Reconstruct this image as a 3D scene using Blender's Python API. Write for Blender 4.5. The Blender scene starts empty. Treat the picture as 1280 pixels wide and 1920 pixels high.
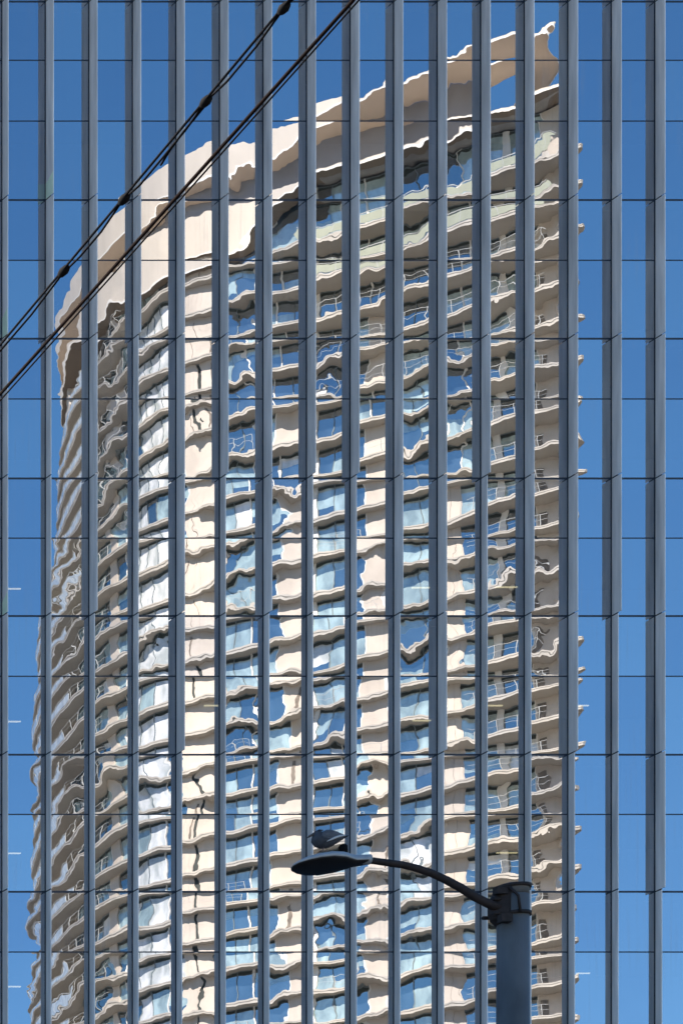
import bpy, math, random
from mathutils import Vector
R = math.radians
rnd = random.Random(11)
sc = bpy.context.scene
COL = sc.collection

# ------------------------------------------------------------------ camera, sky, sun, exposure
F = 7488.0                                  # focal length in pixels of the 1280x1920 photograph
CAMY, EYE = -130.0, 1.6
cam = bpy.data.cameras.new('camera')
cam.sensor_fit = 'VERTICAL'; cam.sensor_height = 36; cam.sensor_width = 24
cam.lens = 36 * F / 1920
cam.shift_x = 4640 / 1920; cam.shift_y = 2940 / 1920      # rectified view: picture plane parallel to the glass wall
cam.clip_start = 0.5; cam.clip_end = 6000
camo = bpy.data.objects.new('camera', cam); COL.objects.link(camo)
camo.location = (0, CAMY, EYE); camo.rotation_euler = (R(90), 0, 0)
sc.camera = camo

SUN_EL, SUN_AZ = 38, -48                   # azimuth clockwise from +Y (the sun is behind the glass building)
w = bpy.data.worlds.new("World"); sc.world = w; w.use_nodes = True
wn = w.node_tree
sky = wn.nodes.new('ShaderNodeTexSky'); sky.sky_type = 'NISHITA'; sky.sun_disc = False
sky.sun_elevation = R(SUN_EL); sky.sun_rotation = R(SUN_AZ)
sky.altitude = 300; sky.air_density = 0.9; sky.dust_density = 0.1; sky.ozone_density = 3.2
hs = wn.nodes.new('ShaderNodeHueSaturation'); hs.inputs['Saturation'].default_value = 1.22; hs.inputs['Hue'].default_value = .498
wn.links.new(sky.outputs[0], hs.inputs['Color']); wn.links.new(hs.outputs[0], wn.nodes['Background'].inputs[0])
wn.nodes['Background'].inputs[1].default_value = 0.085
sl = bpy.data.lights.new('sun', 'SUN'); sl.energy = 5.0; sl.angle = R(0.55); sl.color = (1.0, 0.90, 0.77)
so = bpy.data.objects.new('sun', sl); COL.objects.link(so)
sd = Vector((math.sin(R(SUN_AZ)) * math.cos(R(SUN_EL)), math.cos(R(SUN_AZ)) * math.cos(R(SUN_EL)), math.sin(R(SUN_EL))))
so.rotation_euler = sd.to_track_quat('Z', 'Y').to_euler(); so.location = (0, 0, 300)
sc.view_settings.view_transform = 'Standard'; sc.view_settings.look = 'None'
sc.view_settings.gamma = 1; sc.view_settings.exposure = 1.47
sc.cycles.max_bounces = 7; sc.cycles.glossy_bounces = 4; sc.cycles.diffuse_bounces = 3
sc.cycles.transparent_max_bounces = 6; sc.cycles.use_denoising = True
sc.cycles.sample_clamp_indirect = 8; sc.cycles.caustics_reflective = False

def wp(px, py, z):
    """point at depth z from the camera seen at picture position (px, py)"""
    return Vector(((px + 4000) * z / F, CAMY + z, EYE + (3900 - py) * z / F))

# ------------------------------------------------------------------ helpers
class MB:
    def __init__(s): s.v = []; s.f = []; s.m = []; s.uv = []; s.sm = []
    def face(s, pts, mi=0, uv=None, smooth=False):
        n = len(s.v); s.v += [tuple(p) for p in pts]; s.f.append(tuple(range(n, n + len(pts))))
        s.m.append(mi); s.uv.append(uv); s.sm.append(smooth)
    def box(s, a, b, mi=0, skip=()):
        x0, y0, z0 = a; x1, y1, z1 = b
        q = {'-y': [(x0,y0,z0),(x1,y0,z0),(x1,y0,z1),(x0,y0,z1)], '+y': [(x1,y1,z0),(x0,y1,z0),(x0,y1,z1),(x1,y1,z1)],
             '-x': [(x0,y1,z0),(x0,y0,z0),(x0,y0,z1),(x0,y1,z1)], '+x': [(x1,y0,z0),(x1,y1,z0),(x1,y1,z1),(x1,y0,z1)],
             '-z': [(x0,y1,z0),(x1,y1,z0),(x1,y0,z0),(x0,y0,z0)], '+z': [(x0,y0,z1),(x1,y0,z1),(x1,y1,z1),(x0,y1,z1)]}
        for k, p in q.items():
            if k not in skip: s.face(p, mi)
    def loft(s, rings, mi=0, cap=True, smooth=True):
        n0 = len(s.v); k = len(rings[0])
        for r in rings: s.v += [tuple(p) for p in r]
        for i in range(len(rings) - 1):
            for j in range(k):
                a = n0 + i*k + j; b = n0 + i*k + (j+1) % k
                s.f.append((a, b, b + k, a + k)); s.m.append(mi); s.uv.append(None); s.sm.append(smooth)
        if cap:
            s.f.append(tuple(range(n0 + k - 1, n0 - 1, -1))); s.m.append(mi); s.uv.append(None); s.sm.append(False)
            e = n0 + (len(rings) - 1) * k
            s.f.append(tuple(range(e, e + k))); s.m.append(mi); s.uv.append(None); s.sm.append(False)
    def tube(s, pts, rad, n=10, mi=0):
        pts = [Vector(p) for p in pts]; rings = []
        for i, p in enumerate(pts):
            d = (pts[min(i+1, len(pts)-1)] - pts[max(i-1, 0)]).normalized()
            u = d.cross(Vector((0,0,1)))
            if u.length < 1e-3: u = Vector((1,0,0))
            u.normalize(); v = u.cross(d)
            r = rad[i] if isinstance(rad, (list, tuple)) else rad
            rings.append([p + (u*math.cos(2*math.pi*j/n) + v*math.sin(2*math.pi*j/n))*r for j in range(n)])
        s.loft(rings, mi)
    def build(s, name, mats, parent=None, origin=None):
        me = bpy.data.meshes.new(name)
        if not isinstance(mats, (list, tuple)): mats = [mats]
        o3 = Vector(origin) if origin is not None else Vector((0,0,0))
        me.from_pydata([tuple(Vector(p) - o3) for p in s.v], [], s.f)
        for m in mats: me.materials.append(m)
        me.polygons.foreach_set('material_index', s.m)
        me.polygons.foreach_set('use_smooth', s.sm)
        if any(u is not None for u in s.uv):
            l1 = me.uv_layers.new(name='local'); l2 = me.uv_layers.new(name='seed'); l3 = me.uv_layers.new(name='seedb')
            for p, u in zip(me.polygons, s.uv):
                if u is None: continue
                for li, c in zip(p.loop_indices, u[0]): l1.data[li].uv = c; l2.data[li].uv = u[1]; l3.data[li].uv = u[2]
        o = bpy.data.objects.new(name, me); COL.objects.link(o); o.location = o3
        if parent is not None:
            o.parent = parent; o.location = o3 - WL(parent)
        return o
def WL(o):
    l = Vector(o.location)
    while o.parent is not None: o = o.parent; l += Vector(o.location)
    return l
def tag(o, label=None, cat=None, group=None, kind=None):
    if label: o['label'] = label
    if cat: o['category'] = cat
    if group: o['group'] = group
    if kind: o['kind'] = kind
    return o
def empty(name, loc):
    o = bpy.data.objects.new(name, None); COL.objects.link(o); o.location = loc; return o

# ------------------------------------------------------------------ materials
def mat(name, col, rough=.6, metal=0, var=0.0, scale=3.0, stretch=(1,1,1), spec=.4, bump=0):
    m = bpy.data.materials.new(name); m.use_nodes = True; nt = m.node_tree; b = nt.nodes['Principled BSDF']
    b.inputs['Base Color'].default_value = (*col, 1); b.inputs['Roughness'].default_value = rough
    b.inputs['Metallic'].default_value = metal; b.inputs['Specular IOR Level'].default_value = spec
    if var:
        tc = nt.nodes.new('ShaderNodeNewGeometry'); mp = nt.nodes.new('ShaderNodeMapping'); mp.inputs['Scale'].default_value = stretch
        no = nt.nodes.new('ShaderNodeTexNoise'); no.inputs['Scale'].default_value = scale; no.inputs['Detail'].default_value = 5
        cr = nt.nodes.new('ShaderNodeValToRGB')
        cr.color_ramp.elements[0].position = .3; cr.color_ramp.elements[1].position = .72
        cr.color_ramp.elements[0].color = (*[max(0, c*(1-var)) for c in col], 1)
        cr.color_ramp.elements[1].color = (*[min(1, c*(1+var*.6)) for c in col], 1)
        L = nt.links.new
        L(tc.outputs['Position'], mp.inputs[0]); L(mp.outputs[0], no.inputs['Vector']); L(no.outputs[0], cr.inputs[0]); L(cr.outputs[0], b.inputs['Base Color'])
        if bump:
            bp = nt.nodes.new('ShaderNodeBump'); bp.inputs['Strength'].default_value = bump; bp.inputs['Distance'].default_value = .01
            L(no.outputs[0], bp.inputs['Height']); L(bp.outputs[0], b.inputs['Normal'])
    return m

def mirror_glass():
    m = bpy.data.materials.new('reflective_glass'); m.use_nodes = True; nt = m.node_tree; N = nt.nodes.new; L = nt.links.new
    for n in list(nt.nodes): nt.nodes.remove(n)
    out = N('ShaderNodeOutputMaterial'); add = N('ShaderNodeAddShader'); gl = N('ShaderNodeBsdfGlossy'); tr = N('ShaderNodeBsdfTransparent')
    gl.inputs['Color'].default_value = (.42, .425, .445, 1); gl.inputs['Roughness'].default_value = 0.0
    tr.inputs['Color'].default_value = (.20, .24, .26, 1)
    L(gl.outputs[0], add.inputs[0]); L(tr.outputs[0], add.inputs[1]); 
    def uvn(n):
        u = N('ShaderNodeUVMap'); u.uv_map = n; s = N('ShaderNodeSeparateXYZ'); L(u.outputs[0], s.inputs[0]); return s
    def mth(op, a, b=None, c=None):
        q = N('ShaderNodeMath'); q.operation = op
        for i, x in enumerate((a, b, c)):
            if x is None: continue
            if isinstance(x, (int, float)): q.inputs[i].default_value = x
            else: L(x, q.inputs[i])
        return q.outputs[0]
    loc = uvn('local'); sd_ = uvn('seed'); sb = uvn('seedb')
    geo = N('ShaderNodeNewGeometry')
    # every pane is bent and rippled in its own way: shift the ripple pattern by the pane's seed
    off = N('ShaderNodeCombineXYZ'); L(mth('MULTIPLY', sd_.outputs[0], 37.), off.inputs[0]); L(mth('MULTIPLY', sd_.outputs[1], 53.), off.inputs[1]); L(mth('MULTIPLY', sb.outputs[0], 41.), off.inputs[2])
    pos = N('ShaderNodeVectorMath'); pos.operation = 'ADD'; L(geo.outputs['Position'], pos.inputs[0]); L(off.outputs[0], pos.inputs[1])
    def noise(scale, amp, st=(1,1,1), det=1.0):
        mp = N('ShaderNodeMapping'); mp.inputs['Scale'].default_value = st; L(pos.outputs[0], mp.inputs[0])
        n = N('ShaderNodeTexNoise'); n.inputs['Scale'].default_value = scale; n.inputs['Detail'].default_value = det; L(mp.outputs[0], n.inputs['Vector'])
        s = N('ShaderNodeSeparateColor'); L(n.outputs['Color'], s.inputs[0])
        return mth('MULTIPLY', mth('SUBTRACT', s.outputs[0], .5), amp), mth('MULTIPLY', mth('SUBTRACT', s.outputs[2], .5), amp)
    amt = mth('MULTIPLY_ADD', mth('MULTIPLY', sb.outputs[1], sb.outputs[1]), 1.5, 0.28)
    tint = N('ShaderNodeMixRGB'); L(mth('FRACT', mth('MULTIPLY', sd_.outputs[1], 7.31)), tint.inputs[0]); tint.inputs[1].default_value = (.36, .378, .42, 1); tint.inputs[2].default_value = (.465, .466, .475, 1); L(tint.outputs[0], gl.inputs['Color'])       # some panes are much wavier than others
    a1x, a1z = noise(1.05, .0046)
    a2x, a2z = noise(2.9, .0016)
    a3x, a3z = noise(7., .0003, det=0.0)
    u, v = loc.outputs[0], loc.outputs[1]
    u3 = mth('MULTIPLY', mth('MULTIPLY', u, u), u); v3 = mth('MULTIPLY', mth('MULTIPLY', v, v), v)
    v7 = mth('MULTIPLY', mth('MULTIPLY', v3, v3), v)
    # seeds: tilt in x and z, strength of the pillow in x and z
    tx = mth('MULTIPLY', mth('SUBTRACT', sd_.outputs[0], .5), .0012); tz = mth('MULTIPLY', mth('SUBTRACT', sd_.outputs[1], .5), .0019)
    px = mth('MULTIPLY', u3, mth('MULTIPLY', mth('SUBTRACT', sb.outputs[0], .35), .0007))
    pz = mth('ADD', mth('MULTIPLY', v, mth('MULTIPLY', mth('SUBTRACT', sb.outputs[0], .3), .0017)), mth('MULTIPLY', v7, .0012))
    def tot(t, p, n):
        s = mth('ADD', mth('ADD', n[0], n[1]), n[2])
        return mth('ADD', mth('ADD', t, p), mth('MULTIPLY', s, amt))
    nx = tot(tx, px, (mth('MULTIPLY', a1x, .85), mth('MULTIPLY', a2x, .85), a3x)); nz = tot(tz, pz, (a1z, a2z, a3z))
    cmb = N('ShaderNodeCombineXYZ'); L(nx, cmb.inputs[0]); cmb.inputs[1].default_value = -1.0; L(nz, cmb.inputs[2])
    nrm = N('ShaderNodeVectorMath'); nrm.operation = 'NORMALIZE'; L(cmb.outputs[0], nrm.inputs[0])
    L(nrm.outputs[0], gl.inputs['Normal'])
    # a little dried rain dust running down the glass
    df = N('ShaderNodeBsdfDiffuse'); df.inputs['Color'].default_value = (.5, .5, .5, 1)
    mp = N('ShaderNodeMapping'); mp.inputs['Scale'].default_value = (9, 1, .35); L(geo.outputs['Position'], mp.inputs[0])
    n = N('ShaderNodeTexNoise'); n.inputs['Scale'].default_value = 1.0; n.inputs['Detail'].default_value = 4; L(mp.outputs[0], n.inputs['Vector'])
    big = N('ShaderNodeTexNoise'); big.inputs['Scale'].default_value = .25; L(geo.outputs['Position'], big.inputs['Vector'])
    k = N('ShaderNodeMapRange'); k.inputs['From Min'].default_value = .5; k.inputs['From Max'].default_value = .8; k.inputs['To Max'].default_value = .24; L(n.outputs[0], k.inputs[0])
    k2 = N('ShaderNodeMapRange'); k2.inputs['From Min'].default_value = .45; k2.inputs['From Max'].default_value = .7; L(big.outputs[0], k2.inputs[0])
    mx = N('ShaderNodeMixShader'); L(mth('ADD', mth('MULTIPLY', k.outputs[0], k2.outputs[0]), .012), mx.inputs[0]); L(add.outputs[0], mx.inputs[1]); L(df.outputs[0], mx.inputs[2])
    L(mx.outputs[0], out.inputs[0])
    return m

def tower_glass(name, body, refl, rough=.03, streak=0.0):
    m = bpy.data.materials.new(name); m.use_nodes = True; nt = m.node_tree; N = nt.nodes.new; L = nt.links.new
    for n in list(nt.nodes): nt.nodes.remove(n)
    out = N('ShaderNodeOutputMaterial'); mx = N('ShaderNodeMixShader'); d = N('ShaderNodeBsdfDiffuse'); g = N('ShaderNodeBsdfGlossy')
    g.inputs['Color'].default_value = (.84, .90, .90, 1); g.inputs['Roughness'].default_value = rough
    mx.inputs[0].default_value = refl
    geo = N('ShaderNodeNewGeometry'); mp = N('ShaderNodeMapping'); mp.inputs['Scale'].default_value = (1.2, 1.2, .5)
    no = N('ShaderNodeTexNoise'); no.inputs['Scale'].default_value = .8; no.inputs['Detail'].default_value = 4
    cr = N('ShaderNodeValToRGB'); cr.color_ramp.elements[0].position = .35; cr.color_ramp.elements[1].position = .65
    cr.color_ramp.elements[0].color = (*[c*.55 for c in body], 1); cr.color_ramp.elements[1].color = (*[min(1, c*1.3) for c in body], 1)
    L(geo.outputs['Position'], mp.inputs[0]); L(mp.outputs[0], no.inputs['Vector']); L(no.outputs[0], cr.inputs[0]); L(cr.outputs[0], d.inputs[0])
    L(d.outputs[0], mx.inputs[1]); L(g.outputs[0], mx.inputs[2]); L(mx.outputs[0], out.inputs[0])
    return m

M = {}
M['mirror'] = mirror_glass()
M['fin'] = mat('blue_grey_aluminium', (.86, .81, .77), .5, .0, .26, 3.2, (1,1,.12))
M['gasket'] = mat('dark_gasket', (.012, .016, .024), .5)
M['joint'] = mat('dark_blue_frame', (.02, .03, .05), .5)
M['core'] = mat('dark_interior', (.06, .065, .07), .8, var=.3, scale=.7)
M['sunpatch'] = mat('pale_green_sun_patch', (.80, .92, .70), .4, var=.08, scale=4)  # colour of sunlight leaking onto the fins, laid on as thin sheets
M['roofing'] = mat('grey_roofing', (.3, .3, .3), .8, var=.2, scale=.5)
M['fascia'] = mat('cream_fascia', (.63, .57, .50), .5, var=.10, scale=.5, stretch=(1,1,.25))
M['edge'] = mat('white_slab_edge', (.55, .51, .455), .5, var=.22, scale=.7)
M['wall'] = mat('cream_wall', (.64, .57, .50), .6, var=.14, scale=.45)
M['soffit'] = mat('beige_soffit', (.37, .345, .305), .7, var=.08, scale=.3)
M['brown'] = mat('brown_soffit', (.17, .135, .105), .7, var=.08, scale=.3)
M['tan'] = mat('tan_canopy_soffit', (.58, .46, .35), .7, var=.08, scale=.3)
M['grey'] = mat('grey_plant_screen', (.26, .26, .28), .6, var=.1, scale=.4)
M['white'] = mat('white_frame', (.8, .78, .74), .45)
M['mull'] = mat('grey_mullion', (.2, .24, .26), .4)
M['frost'] = mat('frosted_green_glass', (.40, .42, .33), .3, var=.1, scale=1.0)
M['slit'] = mat('dark_brown_louvre', (.24, .20, .165), .6, var=.5, scale=2)
M['head'] = mat('dark_slit_and_painted_shade', (.035, .045, .042), .5, var=.2, scale=1)  # soffit shade painted as a band atop the windows; also the dark slit bays
M['balus'] = mat('pale_glass_balustrade', (.62, .66, .66), .12, var=.35, scale=1.3, spec=.8)
M['gdark'] = tower_glass('window_glass_dark', (.05, .085, .13), .50)
M['gteal'] = tower_glass('window_glass_teal', (.44, .57, .57), .34)
M['gpale'] = tower_glass('window_glass_blinds_and_glare', (.90, .96, .93), .18)  # pale blinds; also paints the sun glare of the 'B' column
M['pole'] = mat('galvanised_pole', (.135, .135, .135), .6, .1, .5, 2.2, (1,1,.5))
M['rust'] = mat('rusty_steel', (.022, .015, .014), .8, 0, .5, 14)
M['housing'] = mat('grey_lamp_housing', (.34, .35, .36), .45, .2, .12, 12)
M['under'] = mat('dark_lamp_underside', (.010, .008, .008), .55, var=.3, scale=10)
M['black'] = mat('black_plastic', (.006, .006, .007), .85, spec=.1)
M['railmetal'] = mat('pale_rail_metal', (.46, .47, .46), .5)
M['cable'] = mat('black_cable', (.004, .004, .006), .9, spec=.1)
M['rustcable'] = mat('rusty_cable', (.010, .004, .003), .9, var=.7, scale=3, spec=.1)

# ------------------------------------------------------------------ ground
g = MB(); g.face([(-2500,-2500,0),(2500,-2500,0),(2500,2500,0),(-2500,2500,0)])
tag(g.build('ground', mat('ground_concrete', (.34, .325, .30), .9, var=.25, scale=.05)), kind='structure')
g = MB(); g.face([(-600,-128,.004),(600,-128,.004),(600,-84,.004),(-600,-84,.004)])
tag(g.build('road', mat('asphalt', (.05, .05, .052), .85, var=.25, scale=2)), kind='structure')
g = MB(); g.box((-600,-84,-.05),(600,-76,.13)); g.box((-600,-136,-.05),(600,-128,.13))
tag(g.build('pavement', mat('pavement_concrete', (.3, .29, .27), .85, var=.2, scale=1.5)), kind='structure')

# ------------------------------------------------------------------ glass office building
S = F / 130.0                                   # pixels of the photograph per metre on the glass wall
def fx(px): return (px + 4000) / S
def fz(py): return EYE + (3900 - py) / S
ROOT0, DX = 4.5, 81.5
MAJOR = [-369, 3, 375, 635, 897, 1155, 1415, 1672, 1931, 2190]
MINOR = {3: [113, 227], 375: [488], 635: [748], 897: [1009], 1155: [1268], 1415: [1527], 1672: [1785], 1931: [2044], -369: [-258, -147]}
y = 2190
while y < 3790:
    MINOR[y] = [y + 112]; y += 259; MAJOR.append(y)
KMIN, KMAX = -136, 26  # unseen columns far to the left added to keep sun off the street lamp
y = -369
for _ in range(11):
    MAJOR.insert(0, y - 260); MINOR[y - 260] = [y - 147]; y -= 260  # extra storeys out of view, added so the building shades the lamp
BL, BR = fx(ROOT0 + DX*KMIN), fx(ROOT0 + DX*KMAX)
ZTOP = fz(MAJOR[0])
office = empty('office_building', ((BL+BR)/2, 0, 0))
tag(office, 'tall blue mirror glass office building with vertical grey fins', 'building')
core = MB()
core.box((BL, 9.0, 0), (BR, 42, ZTOP + .6), 0)
core.build('rear_wall', M['core'], office)
r = MB(); r.box((BL-.05, .08, ZTOP + .02), (BR+.05, 42.2, ZTOP + 1.2)); r.build('roof', M['roofing'], office)
for side, x in (('a', BL), ('b', BR)):
    s_ = MB(); s_.box((x - .15, .1, 0), (x + .15, 8.98, ZTOP)); s_.build('side_wall', M['core'], office)
for my in MAJOR[1:]:
    s_ = MB(); s_.box((BL + .16, .12, fz(my) - .3), (BR - .16, 8.97, fz(my) + .05)); s_.build('floor_slab', M['core'], office)

def pane(mb, k, ya, yb, ga, gb):
    x0 = fx(ROOT0 + DX*k) + .030; x1 = fx(ROOT0 + DX*(k+1)) - .012
    z1 = fz(ya) - ga; z0 = fz(yb) + gb
    sd1 = (rnd.random(), rnd.random()); sd2 = (rnd.random(), rnd.random())
    mb.face([(x0,0,z0),(x1,0,z0),(x1,0,z1),(x0,0,z1)], 0, ([(-1,-1),(1,-1),(1,1),(-1,1)], sd1, sd2))
    t = .03
    for q in ([(x0,t,z0),(x1,t,z0),(x1,0,z0),(x0,0,z0)], [(x0,0,z1),(x1,0,z1),(x1,t,z1),(x0,t,z1)],
              [(x0,t,z0),(x0,0,z0),(x0,0,z1),(x0,t,z1)], [(x1,0,z0),(x1,t,z0),(x1,t,z1),(x1,0,z1)]):
        mb.face(q, 1)
rest = MB(); nwin = 0
for si in range(len(MAJOR) - 1):
    ys = [MAJOR[si]] + MINOR[MAJOR[si]] + [MAJOR[si+1]]
    for k in range(KMIN, KMAX):
        own = 0 <= k <= 14 and 3 <= MAJOR[si] <= 1672 and nwin < 100
        mb = MB() if own else rest
        for j in range(len(ys) - 1):
            ga = .034 if j == 0 else .022; gb = .030 if j == len(ys) - 2 else .020
            pane(mb, k, ys[j], ys[j+1], ga, gb)
        if own:
            nwin += 1
            mb.build('window', [M['mirror'], M['joint']], office, origin=(fx(ROOT0 + DX*k), 0, fz(ys[-1])))
tag(rest.build('windows', [M['mirror'], M['joint']], office), kind='stuff')
for si, my in enumerate(MAJOR):
    for j, yy in enumerate([my] + MINOR.get(my, [])):
        if my == MAJOR[-1] and j: continue
        t = MB(); t.box((BL, .012 if j else .009, fz(yy) - .05), (BR, .075, fz(yy) + .05)); t.build('transom', M['joint'], office)

JOG = {0: -500, 1: 635, 2: 1155, 3: 635, 4: 1415, 5: 897, 6: 1155, 7: 897, 8: 897, 9: 1155, 10: 1415, 11: 897, 12: 1155, 13: 1415, 14: 1155, 15: 1672}
fins_rest = MB()
for k in range(KMIN, KMAX + 1):
    inner = -3 <= k <= 19
    x = fx(ROOT0 + DX*k); f = MB() if inner else fins_rest
    jog = JOG.get(k, (635, 1155, 1415, 897)[k % 4])
    for si in range(len(MAJOR) - 1):
        deep = MAJOR[si] < jog
        d = .455 if deep else .305
        if k == 0: d = .36 if MAJOR[si] < 375 else .33
        z1, z0 = fz(MAJOR[si]) - .022, fz(MAJOR[si+1]) + .022
        h = .028
        # thin blade with a slightly fuller nose
        sec = [(x, -.001), (x, -d + .012), (x + .006, -d), (x + h - .006, -d), (x + h, -d + .012), (x + h, -.001)]
        lo = [(a, b, z0) for a, b in sec]; hi = [(a, b, z1) for a, b in sec]
        for j in range(6):
            q = (j + 1) % 6; f.face([lo[q], lo[j], hi[j], hi[q]], 0)
        f.face(lo[::-1] if False else lo, 0); f.face(hi[::-1], 0)
    f.box((x - .020, -.022, 0), (x - .002, .06, ZTOP), 1)                       # gasket line at the root
    f.box((x + .006, -(.28 if k == 0 else .29), 0), (x + h - .006, -.003, ZTOP - .02), 1)            # dark spine seen in the open joints
    if not inner: continue
    fo = f.build('fin', [M['fin'], M['gasket']], office, origin=(x, 0, 0))
    for kk, ya, yb in ((1, 322, 375), (0, 574, 635), (0, 1106, 1155)):  # thin pale sheets painting patches of leaked sun on the blades
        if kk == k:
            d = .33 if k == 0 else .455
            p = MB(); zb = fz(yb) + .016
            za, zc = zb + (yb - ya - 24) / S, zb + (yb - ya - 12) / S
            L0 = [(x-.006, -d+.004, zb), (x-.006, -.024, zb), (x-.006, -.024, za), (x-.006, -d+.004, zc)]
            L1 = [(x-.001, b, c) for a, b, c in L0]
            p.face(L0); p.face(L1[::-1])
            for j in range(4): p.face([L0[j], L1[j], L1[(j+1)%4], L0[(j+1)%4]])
            p.build('painted_sun_patch', M['sunpatch'], fo)

tag(fins_rest.build('fins', [M['fin'], M['gasket']], office), kind='stuff')

# strip lights inside the offices
em = bpy.data.materials.new('lit_tube'); em.use_nodes = True
bn = em.node_tree.nodes['Principled BSDF']; bn.inputs['Emission Color'].default_value = (1, .74, .38, 1); bn.inputs['Emission Strength'].default_value = .7
bn.inputs['Base Color'].default_value = (.8, .8, .8, 1)
em.cycles.emission_sampling = 'NONE'
LIGHTS = [(24, 1104, .55, 'topmost lit office tube behind the far left column of glass'),
          (24, 1353, .55, 'second lit office tube down the far left column of glass'),
          (24, 1600, .55, 'third lit office tube down the far left column of glass'),
          (24, 1850, .55, 'lowest lit office tube in the far left column of glass'),
          (404, 1323, .75, 'lit office tube showing through the bright cream wall reflection'),
          (788, 1102, .60, 'upper lit office tube in the glass column above the lamp arm'),
          (790, 1351, .60, 'lower lit office tube in the glass column above the lamp arm'),
          (948, 1101, .75, 'topmost lit office tube in the glass column above the pole top'),
          (926, 1323, .55, 'middle lit office tube in the glass column above the pole top'),
          (950, 1599, .70, 'lit office tube just above the cap of the street lamp pole'),
          (1090, 1323, .45, 'upper lit office tube beside the jagged right edge of the reflected tower'),
          (1092, 1825, .45, 'lower lit office tube beside the jagged right edge of the reflected tower')]
for px, py, ln, lab in LIGHTS:
    c = wp(px, py, 136.0)
    e = empty('ceiling_light', c); tag(e, lab, 'light', 'strip lights inside the offices')
    b = MB(); b.box((c.x - ln/2, c.y - .03, c.z - .018), (c.x + ln/2, c.y + .03, c.z + .016)); b.build('tube', em, e)
    b = MB(); b.box((c.x - ln/2 - .01, c.y - .05, c.z + .024), (c.x + ln/2 + .01, c.y + .05, c.z + .06))
    for sx in (-.35, .35): b.box((c.x + sx*ln - .006, c.y - .006, c.z + .06), (c.x + sx*ln + .006, c.y + .006, c.z + .9))
    b.build('fitting', M['core'], e)

# ------------------------------------------------------------------ residential tower across the street (seen mirrored in the glass)
# plan outline: points (picture x, mirrored depth) turned into metres; depth z in the mirror means y = 130 - z in the street
CP = [(1083, 330.6), (985, 333.9), (880, 337.5), (760, 341.7), (640, 345.8), (530, 349.3), (430, 352.6), (355, 355.6), (300, 358.6), (255, 362.3), (215, 366.8), (175, 373), (140, 380.5), (116, 388)]
P0 = [((t + 4000) * z / F, z) for t, z in CP] + [(218.5, 398.5), (225, 404), (233, 404), (239, 397), (242, 385), (241, 370), (237.5, 355), (231.5, 346), (228.3, 338.7), (225.8, 333.8)]
def smooth_outline(P, n):
    out = []
    for i in range(len(P)):
        a, b, c, d = P[i-1], P[i], P[(i+1) % len(P)], P[(i+2) % len(P)]
        if i == 0: a = (2*b[0]-c[0], 2*b[1]-c[1])
        for j in range(n):
            t = j / n
            out.append(tuple(.5*((2*b[q]) + (-a[q]+c[q])*t + (2*a[q]-5*b[q]+4*c[q]-d[q])*t*t + (-a[q]+3*b[q]-3*c[q]+d[q])*t**3) for q in (0, 1)))
    return out
OUT = smooth_outline(P0, 8); NO = len(OUT); NF = 8*13            # NF: index where the camera-facing front ends
def normals(P):
    r = []
    for i in range(len(P)):
        a, b = P[i-1], P[(i+1) % len(P)]
        if i == 0: a = P[0]; 
        dx, dz = b[0]-a[0], b[1]-a[1]; l = math.hypot(dx, dz); r.append((-dz/l, dx/l))
    return r
NRM = normals(OUT)
ccx = sum(p[0] for p in OUT)/NO; ccz = sum(p[1] for p in OUT)/NO
if (OUT[30][0]-ccx)*NRM[30][0] + (OUT[30][1]-ccz)*NRM[30][1] < 0: NRM = [(-a, -b) for a, b in NRM]
def imx(p): return p[0]*F/p[1] - 4000
def offs(e): return [(p[0]+n[0]*e[i], p[1]+n[1]*e[i]) for i, (p, n) in enumerate(zip(OUT, NRM))]
def sm(a, b, x): t = max(0, min(1, (x-a)/(b-a))); return t*t*(3-2*t)
TX = [imx(p) for p in OUT]
def front(i): return i <= NF
def W3(p, h): return (p[0], 130.0 - p[1], h)
def overhang(i):
    if not front(i): return .4
    t = TX[i]
    return 1.45 + 1.5*sm(820, 930, t) - .6*sm(1030, 1080, t) - .5*sm(400, 330, t) + .5*sm(300, 230, t) + 1.3*sm(170, 120, t)
def bulge(H):
    b = 1.9*sm(162, 128, H)
    return [b*(sm(420, 190, TX[i]) if front(i) else (1 if i < NF + 24 else 0)) for i in range(NO)]

tower = empty('apartment_tower', (ccx, 130-ccz, 0))
tag(tower, 'curved cream apartment tower with stacked balconies mirrored in the glass', 'building')
def ribbon(mb, A, hA, B, hB, mi=0, i0=0, i1=None, closed=True):
    n = len(A); rng = range(n if closed else n-1) if i1 is None else range(i0, i1)
    for i in rng:
        j = (i+1) % n
        ha, hb = (hA[i], hA[j]) if isinstance(hA, list) else (hA, hA)
        ga, gb = (hB[i], hB[j]) if isinstance(hB, list) else (hB, hB)
        mb.face([W3(A[i], ha), W3(A[j], hb), W3(B[j], gb), W3(B[i], ga)], mi)
def ring_cap(mb, A, h, mi=0):
    mb.face([W3(p, h) for p in A], mi)

E0 = EYE
H0, H1 = 171.3 + E0, 165.7 + E0
slabs = [160.3 + E0]
while slabs[-1] > 6:
    k = len(slabs); slabs.append(slabs[-1] - (3.45 if k <= 8 else 3.25 if k <= 12 else 3.1))
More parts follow.
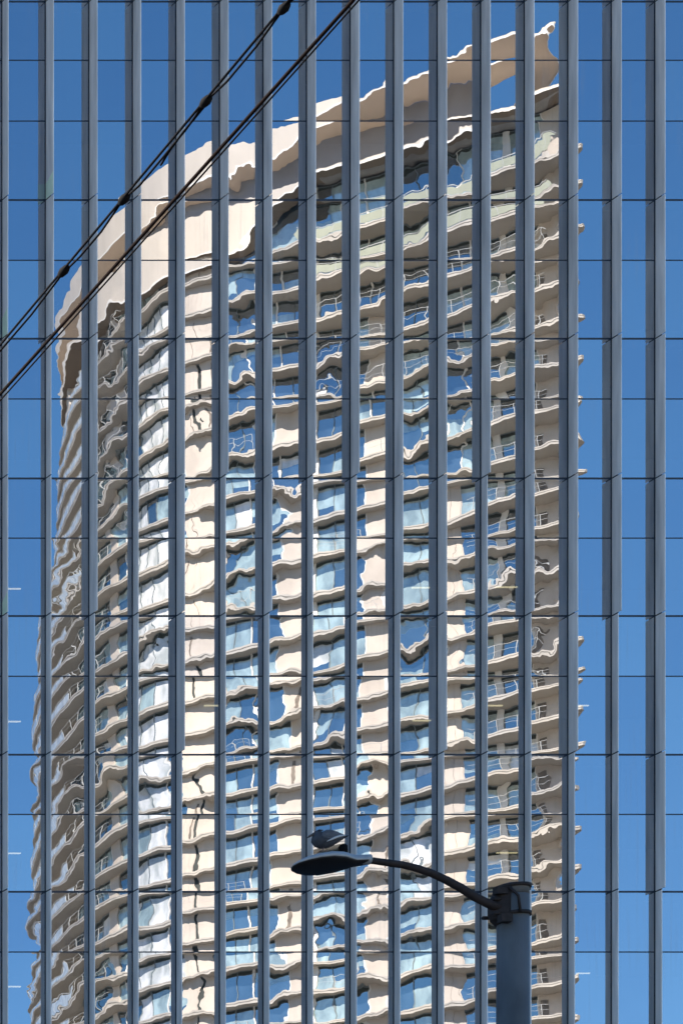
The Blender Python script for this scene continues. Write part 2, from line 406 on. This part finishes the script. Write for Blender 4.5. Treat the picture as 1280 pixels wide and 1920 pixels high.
# crown: two swooping rings whose fascia tapers to a thin edge towards the pointed end
def crown(name, H, tall, dep, smat, fm):
    c = MB()
    def pull(P):                               # the rings stop a little short of the balcony tips
        t0 = OUT[0]; m0 = OUT[24]; L_ = math.hypot(m0[0]-t0[0], m0[1]-t0[1]); u = ((m0[0]-t0[0])/L_, (m0[1]-t0[1])/L_); o_ = []
        for p in P:
            k_ = 1.6*max(0, 1 - math.hypot(p[0]-t0[0], p[1]-t0[1])/10); o_.append((p[0]+u[0]*k_, p[1]+u[1]*k_))
        return o_
    A = pull(OUT); Bi = pull(offs([-dep(i) for i in range(NO)]))
    low = [H - tall(i) for i in range(NO)]
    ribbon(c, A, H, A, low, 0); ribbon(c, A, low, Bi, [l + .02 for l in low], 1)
    lip = pull(offs([.07]*NO)); ribbon(c, A, [l + .14 for l in low], lip, [l + .12 for l in low], 2); ribbon(c, lip, [l + .12 for l in low], lip, [l - .06 for l in low], 2); ribbon(c, lip, [l - .06 for l in low], A, [l - .05 for l in low], 2)
    ribbon(c, A, H, Bi, H, 2); ribbon(c, Bi, H, Bi, [l + .02 for l in low], 1)
    return c.build(name, [M[fm], M[smat], M['white']], tower)
def tipd(i): return .95*math.hypot(OUT[i][0]-OUT[0][0], OUT[i][1]-OUT[0][1]) + .01
def dep0(i): return min(tipd(i), (2.0 + 3.8*sm(430, 720, TX[i])) if front(i) else 2.0)
def dep1(i): return min(tipd(i), (1.6 + 3.6*sm(430, 760, TX[i])) if front(i) else 1.6)
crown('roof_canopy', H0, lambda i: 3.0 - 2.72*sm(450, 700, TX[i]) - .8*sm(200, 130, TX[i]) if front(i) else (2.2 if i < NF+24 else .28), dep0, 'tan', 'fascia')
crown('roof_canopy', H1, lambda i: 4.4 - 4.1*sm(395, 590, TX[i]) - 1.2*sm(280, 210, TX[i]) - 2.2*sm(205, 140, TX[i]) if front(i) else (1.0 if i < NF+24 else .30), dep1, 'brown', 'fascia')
# set-back screen between the two rings, stopping short of the pointed end so that sky shows through
c = MB(); Bi = offs([-dep0(i) + .05 for i in range(NO)])
i0 = next(i for i in range(NO) if imx(Bi[i]) < 905)
for i in range(i0, NF + 30):
    c.face([W3(Bi[i], H1), W3(Bi[i+1], H1), W3(Bi[i+1], H0 - .3), W3(Bi[i], H0 - .3)], 0)
c.build('plant_screen', M['grey'], tower)
c = MB(); ring_cap(c, offs([-min(1.7, .5*tipd(i)) for i in range(NO)]), H1 - .3); c.build('roof', M['roofing'], tower)

# wall bays given by where they fall in the mirrored view
BAYS = [(1005, 1066, 'W'), (948, 1005, 'G'), (936, 948, 'F'), (872, 936, 'G'), (826, 872, 'W'), (744, 826, 'G'), (734, 744, 'F'), (684, 734, 'W'), (655, 684, 'G'),
        (592, 655, 'G'), (582, 592, 'F'), (527, 582, 'W'), (478, 527, 'G'), (416, 478, 'G'), (373, 416, 'W'), (367, 373, 'S'), (338, 367, 'W'), (322, 338, 'G'),
        (243, 322, 'B'), (222, 243, 'G'), (208, 222, 'W'), (150, 208, 'G'), (118, 150, 'W'), (60, 118, 'G')]
def wall_curve(H):
    b = bulge(H); up_ = sm(133 + E0, 158 + E0, H)
    return offs([b[i] - overhang(i) - (up_*(1.9*sm(400, 560, TX[i])*sm(1075, 930, TX[i]) - .5*sm(800, 900, TX[i])*sm(1075, 930, TX[i])) if front(i) else 0) for i in range(NO)]), offs(b)
def bay_slice(Wc, xa, xb):
    """points of the wall curve between picture x xb (right) and xa (left)"""
    X = [imx(p) for p in Wc[:NF+1]]
    def at(x):
        for i in range(NF):
            if (X[i]-x)*(X[i+1]-x) <= 0 and X[i] != X[i+1]:
                t = (X[i]-x)/(X[i]-X[i+1]); a, b = Wc[i], Wc[i+1]; return i + t, (a[0]+(b[0]-a[0])*t, a[1]+(b[1]-a[1])*t)
        return (0.0, Wc[0]) if x > X[0] else (float(NF), Wc[NF])
    ib, pb = at(xb); ia, pa = at(xa)
    return [pb] + [Wc[i] for i in range(int(math.floor(ib)) + 1, int(math.ceil(ia)))] + [pa]
def push(p, q, d):           # unit normal (outwards) of the chord p-q times d
    dx, dz = q[0]-p[0], q[1]-p[1]; l = math.hypot(dx, dz) or 1
    n = (-dz/l, dx/l)
    if (p[0]-ccx)*n[0] + (p[1]-ccz)*n[1] < 0: n = (-n[0], -n[1])
    return n[0]*d, n[1]*d
def bar2(mb, p, q, h0, h1, th, mi):
    """upright bar from plan point p to q"""
    d = push(p, q, th)
    a, b = (p[0]+d[0], p[1]+d[1]), (q[0]+d[0], q[1]+d[1])
    mb.face([W3(a,h0), W3(b,h0), W3(b,h1), W3(a,h1)], mi); mb.face([W3(a,h1), W3(b,h1), W3(q,h1), W3(p,h1)], mi)
    mb.face([W3(a,h0), W3(p,h0), W3(q,h0), W3(b,h0)], mi)
    mb.face([W3(p,h0), W3(a,h0), W3(a,h1), W3(p,h1)], mi); mb.face([W3(b,h0), W3(q,h0), W3(q,h1), W3(b,h1)], mi)
GM = [M['gdark'], M['gteal'], M['gpale'], M['white'], M['mull'], M['soffit'], M['head']]
many = MB(); nw = 0
def lerp(p, q, t): return (p[0]+(q[0]-p[0])*t, p[1]+(q[1]-p[1])*t)
def window(Wc, xa, xb, h0, h1, kind, floor, bi):
    global nw
    visible = floor >= 0 and nw < 100
    mb = MB() if visible else many
    pts = bay_slice(Wc, xa, xb)
    rr = random.Random(floor*97 + bi*13 + 5)
    cum = [0]
    for i in range(len(pts) - 1): cum.append(cum[-1] + math.hypot(pts[i+1][0]-pts[i][0], pts[i+1][1]-pts[i][1]))
    def at(d):
        for i in range(len(pts) - 1):
            if d <= cum[i+1] + 1e-6: return lerp(pts[i], pts[i+1], (d - cum[i]) / max(1e-6, cum[i+1] - cum[i]))
        return pts[-1]
    np_ = max(1, round(cum[-1] / 1.7)); pts = [at(cum[-1]*j/np_) for j in range(np_ + 1)]
    tone = 1 if rr.random() < .62 else 0
    if kind == 'B': tone = 2  # sun glare on this column put into the colour as pale panels
    if kind == 'D': tone = 0 if rr.random() < .7 else 1
    for i in range(len(pts) - 1):
        p, q = pts[i], pts[i+1]
        mi = tone if rr.random() < .82 else rr.choice((0, 1, 2))
        split = h0 + (h1-h0)*rr.choice((.0, .0, .0, .0, .35, .6))
        if kind in 'BS': split = h0
        if kind == 'S': mi = 6
        hd = h1 - .34; split = min(split, hd)
        mb.face([W3(p,split), W3(q,split), W3(q,hd), W3(p,hd)], mi); mb.face([W3(p,hd), W3(q,hd), W3(q,h1), W3(p,h1)], 6)  # upper face paints the overhang's dark reflection into the glass
        if split > h0: mb.face([W3(p,h0), W3(q,h0), W3(q,split), W3(p,split)], 1 if mi == 0 else 0)
        if i: bar2(mb, p, lerp(p, q, .06/max(.06, math.hypot(q[0]-p[0], q[1]-p[1]))), h0, h1, .07, 4)
    p, q = pts[0], pts[-1]
    for i in range(len(pts) - 1):
        bar2(mb, pts[i], pts[i+1], h0, h0 + .09, .06, 3); bar2(mb, pts[i], pts[i+1], h1 - .08, h1, .06, 4)
    L = math.hypot(q[0]-p[0], q[1]-p[1])
    if L > .8:
        e0 = lerp(p, pts[1], min(1, .12/max(.12, math.hypot(pts[1][0]-p[0], pts[1][1]-p[1]))))
        bar2(mb, p, e0, h0, h1, .10, 3)
    if visible:
        nw += 1; c_ = W3(p, h0); mb.build('window', GM, tower, origin=c_)
def rail(mb, edge, i0, i1, h, solid, gm=1):
    for i in range(i0, i1):
        p, q = edge[i], edge[i+1]
        if solid:
            bar2(mb, p, q, h + .05, h + .85, .04, gm); bar2(mb, p, q, h + .98, h + 1.05, .05, 0)
        else:
            bar2(mb, p, q, h + 1.04, h + 1.075, .04, 0); bar2(mb, p, q, h + .55, h + .575, .02, 0)
        if i % 3 == 0: bar2(mb, p, lerp(p, q, .05/max(.07, math.hypot(q[0]-p[0], q[1]-p[1]))), h, h + 1.08, .05, 0)
TH = .38
for fl, H in enumerate(slabs):
    Wc, Ed = wall_curve(H)
    top = (H1 - .5) if fl == 0 else slabs[fl-1] - TH
    s_ = MB()
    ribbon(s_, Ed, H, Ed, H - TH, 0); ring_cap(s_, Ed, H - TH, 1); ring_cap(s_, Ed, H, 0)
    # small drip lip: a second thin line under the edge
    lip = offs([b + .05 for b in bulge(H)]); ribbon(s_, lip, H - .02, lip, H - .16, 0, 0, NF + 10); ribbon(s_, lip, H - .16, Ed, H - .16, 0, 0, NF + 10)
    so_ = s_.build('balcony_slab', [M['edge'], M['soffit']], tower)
    wl = MB()
    for i in range(NF, NO - 7): wl.face([W3(Wc[i], H), W3(Wc[(i+1) % NO], H), W3(Wc[(i+1) % NO], top), W3(Wc[i], top)], 0)
    e_ = bay_slice(Wc, 1005, 1066)[0]; wl.face([W3(Wc[NO-7], H), W3(e_, H), W3(e_, top), W3(Wc[NO-7], top)], 0)
    jit = random.Random(fl*3 + 1)
    shift = {527: jit.choice((0, 0, -16, 10)), 826: jit.choice((0, 0, 8)), 684: jit.choice((0, 0, -14, 12))}
    for bi, (xa, xb, kind) in enumerate(BAYS):
        if xa in shift: xa = xa + shift[xa]
        if xb in shift: xb = xb + shift[xb]
        if fl < 8 and kind == 'W' and xa > 420 and xb < 1050 and (jit.random() < .7 or fl < 2): kind = 'D'
        if kind == 'S' and jit.random() < .3: kind = 'W'
        if kind in 'GBDS': window(Wc, xa, xb, H, top, kind, fl, bi)
        else:
            pts = bay_slice(Wc, xa, xb); d = .12 if kind == 'W' else .2
            for i in range(len(pts) - 1): bar2(wl, pts[i], pts[i+1], H, top, d, 1 if kind == 'F' else 0)
            if kind == 'W' and xb > 1050:        # door opening onto the end balcony
                p, q = lerp(pts[-1], pts[0], .06), lerp(pts[-1], pts[0], .30)
                bar2(wl, p, q, H, H + 2.2, .16, 2)
            if kind == 'W' and jit.random() < .2 and 330 < xa < 900:
                t0 = jit.uniform(.1, .6); p, q = lerp(pts[0], pts[-1], t0), lerp(pts[0], pts[-1], t0 + .13)
                bar2(wl, p, q, H + .3, top - .4, .16, 2)
    wl.build('wall', [M['wall'], M['white'], M['slit']], so_)
    # railings on the balconies: the pointed end, the rounded end and a few between
    rl = MB()
    iR = next(i for i in range(NO) if TX[i] < (560 if fl < 5 else 885)); iL = next(i for i in range(NO) if TX[i] < (168 if fl % 3 else 178))
    rail(rl, Ed, 5, iR, H, fl < 2); rail(rl, Ed, iL, NF + 6, H, True, 2)
    rail(rl, Ed, next(i for i in range(NO) if TX[i] < 238), iL, H, False)
    if fl >= 5:
        for xa, xb in (((596, 680),), ((420, 470),), ((690, 740),), ())[(fl*5) % 4]:
            a = next(i for i in range(NO) if TX[i] < xb); b = next(i for i in range(NO) if TX[i] < xa); rail(rl, Ed, a, max(b, a+1), H, False)
    rl.build('railing', [M['railmetal'], M['frost'], M['balus']], so_)
tag(many.build('windows', GM, tower), kind='stuff')
c = MB(); base = offs([-2.4]*NO); ribbon(c, base, slabs[-1], base, 0, 0); c.build('base_wall', M['wall'], tower)

# ------------------------------------------------------------------ street lamp
ZL = 37.4
pb = wp(961, 1700, ZL); PX, PY, PTOP = pb.x, pb.y, wp(961, 1668, ZL).z
lamp = empty('street_lamp', (PX, PY, 0)); tag(lamp, 'steel street lamp pole with curved arm and flat drooping head', 'street lamp')
def circ(cx, cy, z, r, n=28): return [(cx + r*math.cos(2*math.pi*j/n), cy + r*math.sin(2*math.pi*j/n), z) for j in range(n)]
p = MB(); p.loft([circ(PX, PY, 0, .165), circ(PX, PY, 6, .148), circ(PX, PY, PTOP - .06, .130)]); p.build('pole', M['pole'], lamp)
p = MB(); p.loft([circ(PX, PY, 0, .26), circ(PX, PY, .05, .26), circ(PX, PY, .09, .19), circ(PX, PY, .25, .18)]); p.build('base_flange', M['pole'], lamp)
p = MB(); p.loft([circ(PX, PY, PTOP - .058, .131), circ(PX, PY, PTOP - .0, .126), circ(PX, PY, PTOP + .008, .134), circ(PX, PY, PTOP + .028, .134), circ(PX, PY, PTOP + .034, .118), circ(PX-.01, PY, PTOP + .052, .08), circ(PX-.012, PY, PTOP + .060, .02)])
p.build('pole_cap', M['pole'], lamp)
# clamp bracket on the left side of the pole
bk = MB(); bx0 = wp(918, 1700, ZL).x
zt, zb_ = wp(0, 1676, ZL).z, wp(0, 1729, ZL).z
n = 10
rings = []
for zz, e in ((zb_ - .02, .0), (zb_ + .02, .06), (zb_ + .07, .085), ((zt+zb_)/2, .085), (zt - .05, .07), (zt, .04), (zt + .045, .015)):
    rr_ = .142
    ring = [(PX - rr_*math.cos(a) - e*max(0, math.cos(a))**2, PY - rr_*math.sin(a), zz) for a in [(-.95 + 1.9*j/n) for j in range(n+1)]]
    ring += [(PX - .10*math.cos(a), PY - .10*math.sin(a), zz) for a in [(.95 - 1.9*j/n) for j in range(n+1)]]
    rings.append(ring)
bk.loft(rings, smooth=False)
for sg in (-1, 1):
    for zz in (zb_ + .06, zt - .07):
        bk.tube([(PX - .17, PY + sg*.075, zz), (PX - .235, PY + sg*.075, zz)], .018, 6)
bk.box((PX - .225, PY - .12, zt - .03), (PX - .12, PY - .05, zt + .035)); bk.box((PX - .20, PY - .15, zb_ - .035), (PX - .10, PY - .08, zb_ + .04))
bk.tube([(PX - .12, PY - .13, zt + .03), (PX - .05, PY - .152, zt - .06), (PX - .03, PY - .15, zb_ + .05)], .012, 6)
br = bk.build('bracket', M['rust'], lamp)
for zz in (zb_ + .05, PTOP + .004):
    bd = MB(); bd.loft([circ(PX, PY, zz, .130), circ(PX, PY, zz, .1475), circ(PX, PY, zz + .03, .1475), circ(PX, PY, zz + .03, .130)], cap=False)
    bd.build('band', M['rust'], lamp)
# arm: picture points along its centre line
AP = [(940, 1702), (920, 1697), (890, 1682), (862, 1664), (836, 1650), (810, 1638), (784, 1629), (757, 1622), (728, 1618), (700, 1614), (670, 1612)]
a = MB(); pts = [wp(x, y_, ZL - .05) for x, y_ in AP]
a.tube(pts, [.040, .039, .038, .037, .036, .034, .034, .033, .032, .031, .030], 14); a.build('arm', M['rust'], lamp)
# head: leaf-shaped housing, rolled so that its underside faces the street
HC = wp(612, 1618, ZL - .05)
hx = Vector((-1, -.0, -.055)).normalized()                      # from the arm towards the tip
side = Vector((0, -1, .38)).normalized(); side = (side - hx*side.dot(hx)).normalized()
up = hx.cross(side); up = up if up.z > 0 else -up
s0 = HC - hx*.37
def hp(l, s__, u): return s0 + hx*l + side*s__ + up*u
#        length, half width, top height, rim height
HS = [(.00, .045, .052, -.030), (.03, .050, .056, -.034), (.12, .058, .060, -.042), (.17, .085, .062, -.048), (.26, .130, .064, -.052), (.38, .155, .058, -.052), (.50, .145, .046, -.050), (.60, .110, .028, -.048), (.67, .065, .004, -.044), (.70, .020, -.022, -.040)]
top, bot = MB(), MB(); rt = []; rb = []
for l, hw, th_, rm in HS:
    ring = [hp(l, hw*math.cos(math.pi*j/12), rm*.25 + (th_ - rm*.25)*math.sin(math.pi*j/12)**.7) for j in range(13)]
    ring += [hp(l, -hw*.96, rm*.55), hp(l, hw*.96, rm*.55)]
    rt.append(ring)
    rb.append([hp(l, hw*.93*math.cos(math.pi*j/8), rm*.56 + .4*(rm)*math.sin(math.pi*j/8)) for j in range(9)])
top.loft(rt); ho = top.build('housing', M['housing'], lamp)
bot.loft(rb); bot.build('lens', M['under'], ho)
c_ = MB(); col_r = [[hp(l, .050*math.cos(2*math.pi*j/16), .012 + .046*math.sin(2*math.pi*j/16)) for j in range(16)] for l in (-.035, .05)]
c_.loft(col_r); c_.build('collar', M['housing'], lamp)
pc = wp(643, 1597, ZL - .05); c_ = MB()
c_.loft([circ(pc.x, pc.y, pc.z - .05, .034, 14), circ(pc.x, pc.y, pc.z - .01, .034, 14), circ(pc.x, pc.y, pc.z - .005, .040, 14), circ(pc.x, pc.y, pc.z + .05, .038, 14), circ(pc.x, pc.y, pc.z + .066, .026, 14)])
c_.build('photocell', M['black'], lamp)

# ------------------------------------------------------------------ gull
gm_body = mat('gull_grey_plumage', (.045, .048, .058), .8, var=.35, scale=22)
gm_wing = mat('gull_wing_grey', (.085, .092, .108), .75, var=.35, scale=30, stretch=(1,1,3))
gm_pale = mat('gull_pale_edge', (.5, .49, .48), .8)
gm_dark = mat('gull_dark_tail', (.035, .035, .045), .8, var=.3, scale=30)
gm_beak = mat('gull_beak', (.07, .05, .04), .5)
gm_leg = mat('gull_legs', (.16, .10, .09), .6)
ZB = ZL - .05
def B(px, py, s_=0.0): v = wp(px, py, ZB); return v
foot = wp(608, 1597, ZB)
gull = empty('gull', foot); tag(gull, 'grey gull facing left, perched on the street lamp head', 'bird')
def ell(c, ax, hh, ww, n=18):
    ax = ax.normalized(); sd3 = ax.cross(Vector((0,0,1))).normalized(); u3 = sd3.cross(ax)
    return [c + u3*hh*math.sin(2*math.pi*j/n) + sd3*ww*math.cos(2*math.pi*j/n) for j in range(n)]
#  centre px, py, half height (px), half width (px)
SPN = [(645.0, 1571.5, .8, 2.0), (640, 1572.5, 3.2, 5), (633, 1574, 6.5, 8), (624, 1575.5, 10.5, 11), (614, 1576, 13.5, 13.5), (604, 1575.5, 14.8, 14.5), (596, 1573.0, 14.2, 13.8), (590.5, 1568.5, 11.8, 12), (588.0, 1563.5, 9.2, 9.5),
       (591.0, 1560.0, 8.0, 8.0)]
HEAD = [(606.5, 1562.0, 1.5, 2), (605, 1561.6, 6.0, 6.0), (601.5, 1561.0, 8.4, 7.5), (597.0, 1561.0, 8.5, 7.6), (592.5, 1562.2, 7.0, 6.4), (589.2, 1563.8, 4.8, 4.6), (587.0, 1565.2, 3.0, 3.0), (586, 1565.9, 1.2, 1.4)]
K = ZB / F
body = MB()
# body spine: from the tail forwards, neck rising into the head as one skin
spine = [(646, 1571, 1.0, 2.5), (640, 1572.5, 3.4, 6), (632, 1574.3, 7.0, 9), (623, 1575.6, 11.0, 11.5), (613, 1576.2, 14.2, 13.5), (604, 1575.8, 15.6, 14), (597, 1573.6, 14.6, 13.2), (593, 1570, 12.0, 11.5), (592.5, 1566, 9.8, 9.2)]
rings = []
def ringp(px, py, hh, ww, dirv): return ell(wp(px, py, ZB), Vector(dirv), hh*K, ww*K)
dirs = [(-1,0,0)]*5 + [(-1,0,.12), (-1,0,.35), (-.8,0,.6), (-.7,0,.75)]
for (px, py, hh, ww), d in zip(spine, dirs): rings.append(ringp(px, py, hh, ww, d))
for px, py, hh, ww, d in ((595.5, 1561.5, 8.8, 8.0, (-.35,0,.94)), (597.0, 1558.0, 8.0, 7.0, (-.15,0,1)), (597.6, 1555.0, 6.2, 5.6, (0,0,1)), (597.6, 1553.0, 3.2, 3.2, (0,0,1)), (597.6, 1552.4, .8, .8, (0,0,1))):
    rings.append(ringp(px, py, hh, ww, d))
body.loft(rings); body.build('body', gm_body, gull)
bk_ = MB(); rg = []
for px, py, hh, ww in ((591, 1561.6, 3.6, 3.4), (588, 1563.6, 2.6, 2.3), (583, 1566.6, 2.0, 1.7), (579, 1568.6, 1.9, 1.4), (576.8, 1570.3, 1.0, .8), (576.3, 1571.6, .3, .3)):
    rg.append(ringp(px, py, hh, ww, (-1, 0, -.45)))
bk_.loft(rg); bk_.build('beak', gm_beak, gull)
for sg in (-1, 1):
    wg = MB(); rg = []
    for px, py, hh, ww in ((596, 1571, 1.0, .6), (599, 1569, 7, 2.6), (606, 1568.5, 9.5, 3.4), (615, 1569, 9.6, 3.6), (624, 1569.6, 7.6, 3.2), (632, 1570, 5.4, 2.6), (640, 1569, 3.4, 2.0), (646, 1568, 1.7, 1.2), (650, 1567.2, .5, .5)):
        r_ = ringp(px, py, hh, ww, (-1, 0, -.12))
        off = sg * K * (11.6 if px < 630 else max(2.5, 11.6 - (px - 628)*.55))
        rg.append([q + Vector((0, off, 0)) for q in r_])
    wg.loft(rg); wo = wg.build('wing', gm_wing, gull)
    ed = MB(); off = sg*K*14.8
    e_pts = [wp(x, y_, ZB) + Vector((0, sg*K*o_, 0)) for x, y_, o_ in ((604, 1582, 14.4), (612, 1578.4, 15.0), (620, 1574.8, 14.8), (628, 1572.0, 13.8), (636, 1570.0, 11), (643, 1568.6, 7.0))]
    ed.tube(e_pts, [K*.6, K*1.7, K*2.0, K*1.9, K*1.3, K*.6], 8); ed.build('wing_edge', gm_pale, wo)
    eye = MB(); ec = wp(594, 1559.5, ZB) + Vector((0, sg*K*7.2, 0)); eye.loft([[ec + Vector((K*1.2*math.cos(a)*s2, sg*K*.9*c2, K*1.2*math.sin(a)*s2)) for a in [2*math.pi*j/8 for j in range(8)]] for s2, c2 in ((1, 0), (.7, .7), (.1, 1))]); eye.build('eye', M['black'], gull)
tl = MB(); rg = []
for px, py, hh, ww in ((634, 1573, 3.0, 7), (641, 1571.0, 2.4, 8), (647, 1569.4, 1.6, 8.5), (650.5, 1568.4, .8, 7)): rg.append(ringp(px, py, hh, ww, (-1, 0, -.3)))
tl.loft(rg); tl.build('tail', gm_dark, gull)
for dx_, dy_ in ((602, -.035), (616, .035)):
    lg = MB(); t_ = wp(dx_, 1587, ZB) + Vector((0, dy_, 0)); b_ = wp(dx_ - 1, 1597.5, ZB) + Vector((0, dy_, 0))
    lg.tube([t_, (t_ + b_)/2 + Vector((.004, 0, 0)), b_], .0052, 8)
    for an in (-.5, 0, .5):
        lg.tube([b_, b_ + Vector((-.038*math.cos(an), .038*math.sin(an), -.003))], [.005, .002], 6)
    lg.build('leg', gm_leg, gull)

# ------------------------------------------------------------------ overhead trolley cables (level wires running along the street)
def level(px, py, h): return wp(px, py, (h) * F / (3900 - py))
def cable_line(x0, y0, x1, y1, h, ext=1.2):
    a, b = level(x0, y0, h), level(x1, y1, h); d = b - a
    return a - d*ext, b + d*ext
HA = 6.0
ca = empty('overhead_cable', level(227, 374, HA)); tag(ca, 'twin black overhead cables joined by small dark clamps, crossing the upper left', 'cable')
a, b = cable_line(0, 648, 545, -4, HA)
m_ = MB(); m_.tube([a, a.lerp(b, .5), b], .0041, 8); m_.build('upper_strand', M['cable'], ca)
xs = [(-700, 1478, 0), (0, 655, 11), (60, 585, 13), (117, 512, 6), (150, 478, 13), (190, 430, 14), (231, 376, 3), (262, 344, 13), (305, 292, 13), (350, 240, 12), (387, 193, 4), (425, 155, 14), (480, 88, 14), (533, 20, 4), (570, -22, 12), (1100, -655, 12)]
def onA(x): return 648 + (x)*(-652/545)
pts = [level(x, onA(x) + o, HA) for x, _, o in xs]
m_ = MB(); m_.tube(pts, .0036, 8); m_.build('lower_strand', M['cable'], ca)
for x in (120, 233, 386, 532):
    c1 = level(x - 7, onA(x - 7) + 4, HA); c2 = level(x + 7, onA(x + 7) + 4, HA); m_ = MB()
    m_.tube([c1, c1.lerp(c2, .15), c1.lerp(c2, .5), c1.lerp(c2, .85), c2], [.004, .012, .0155, .012, .004], 10)
    m_.build('clamp', M['black'], ca)
m_ = MB(); m_.tube([level(302, 309, HA), level(320, 280, HA), level(345, 246, HA), level(388, 194, HA)], .0036, 8); m_.build('loose_end', M['cable'], ca)
HB = 6.0
cb = empty('overhead_cable', level(271, 450, HB)); tag(cb, 'thick rust dark overhead cable with a thinner one running just under it', 'cable')
a, b = cable_line(0, 740, 664, -2, HB); m_ = MB(); m_.tube([a, a.lerp(b, .5), b], .0058, 10); m_.build('main_strand', M['rustcable'], cb)
a, b = cable_line(0, 752, 680, -8, HB); m_ = MB(); m_.tube([a, a.lerp(b, .5), b], .0029, 8); m_.build('thin_strand', M['cable'], cb)
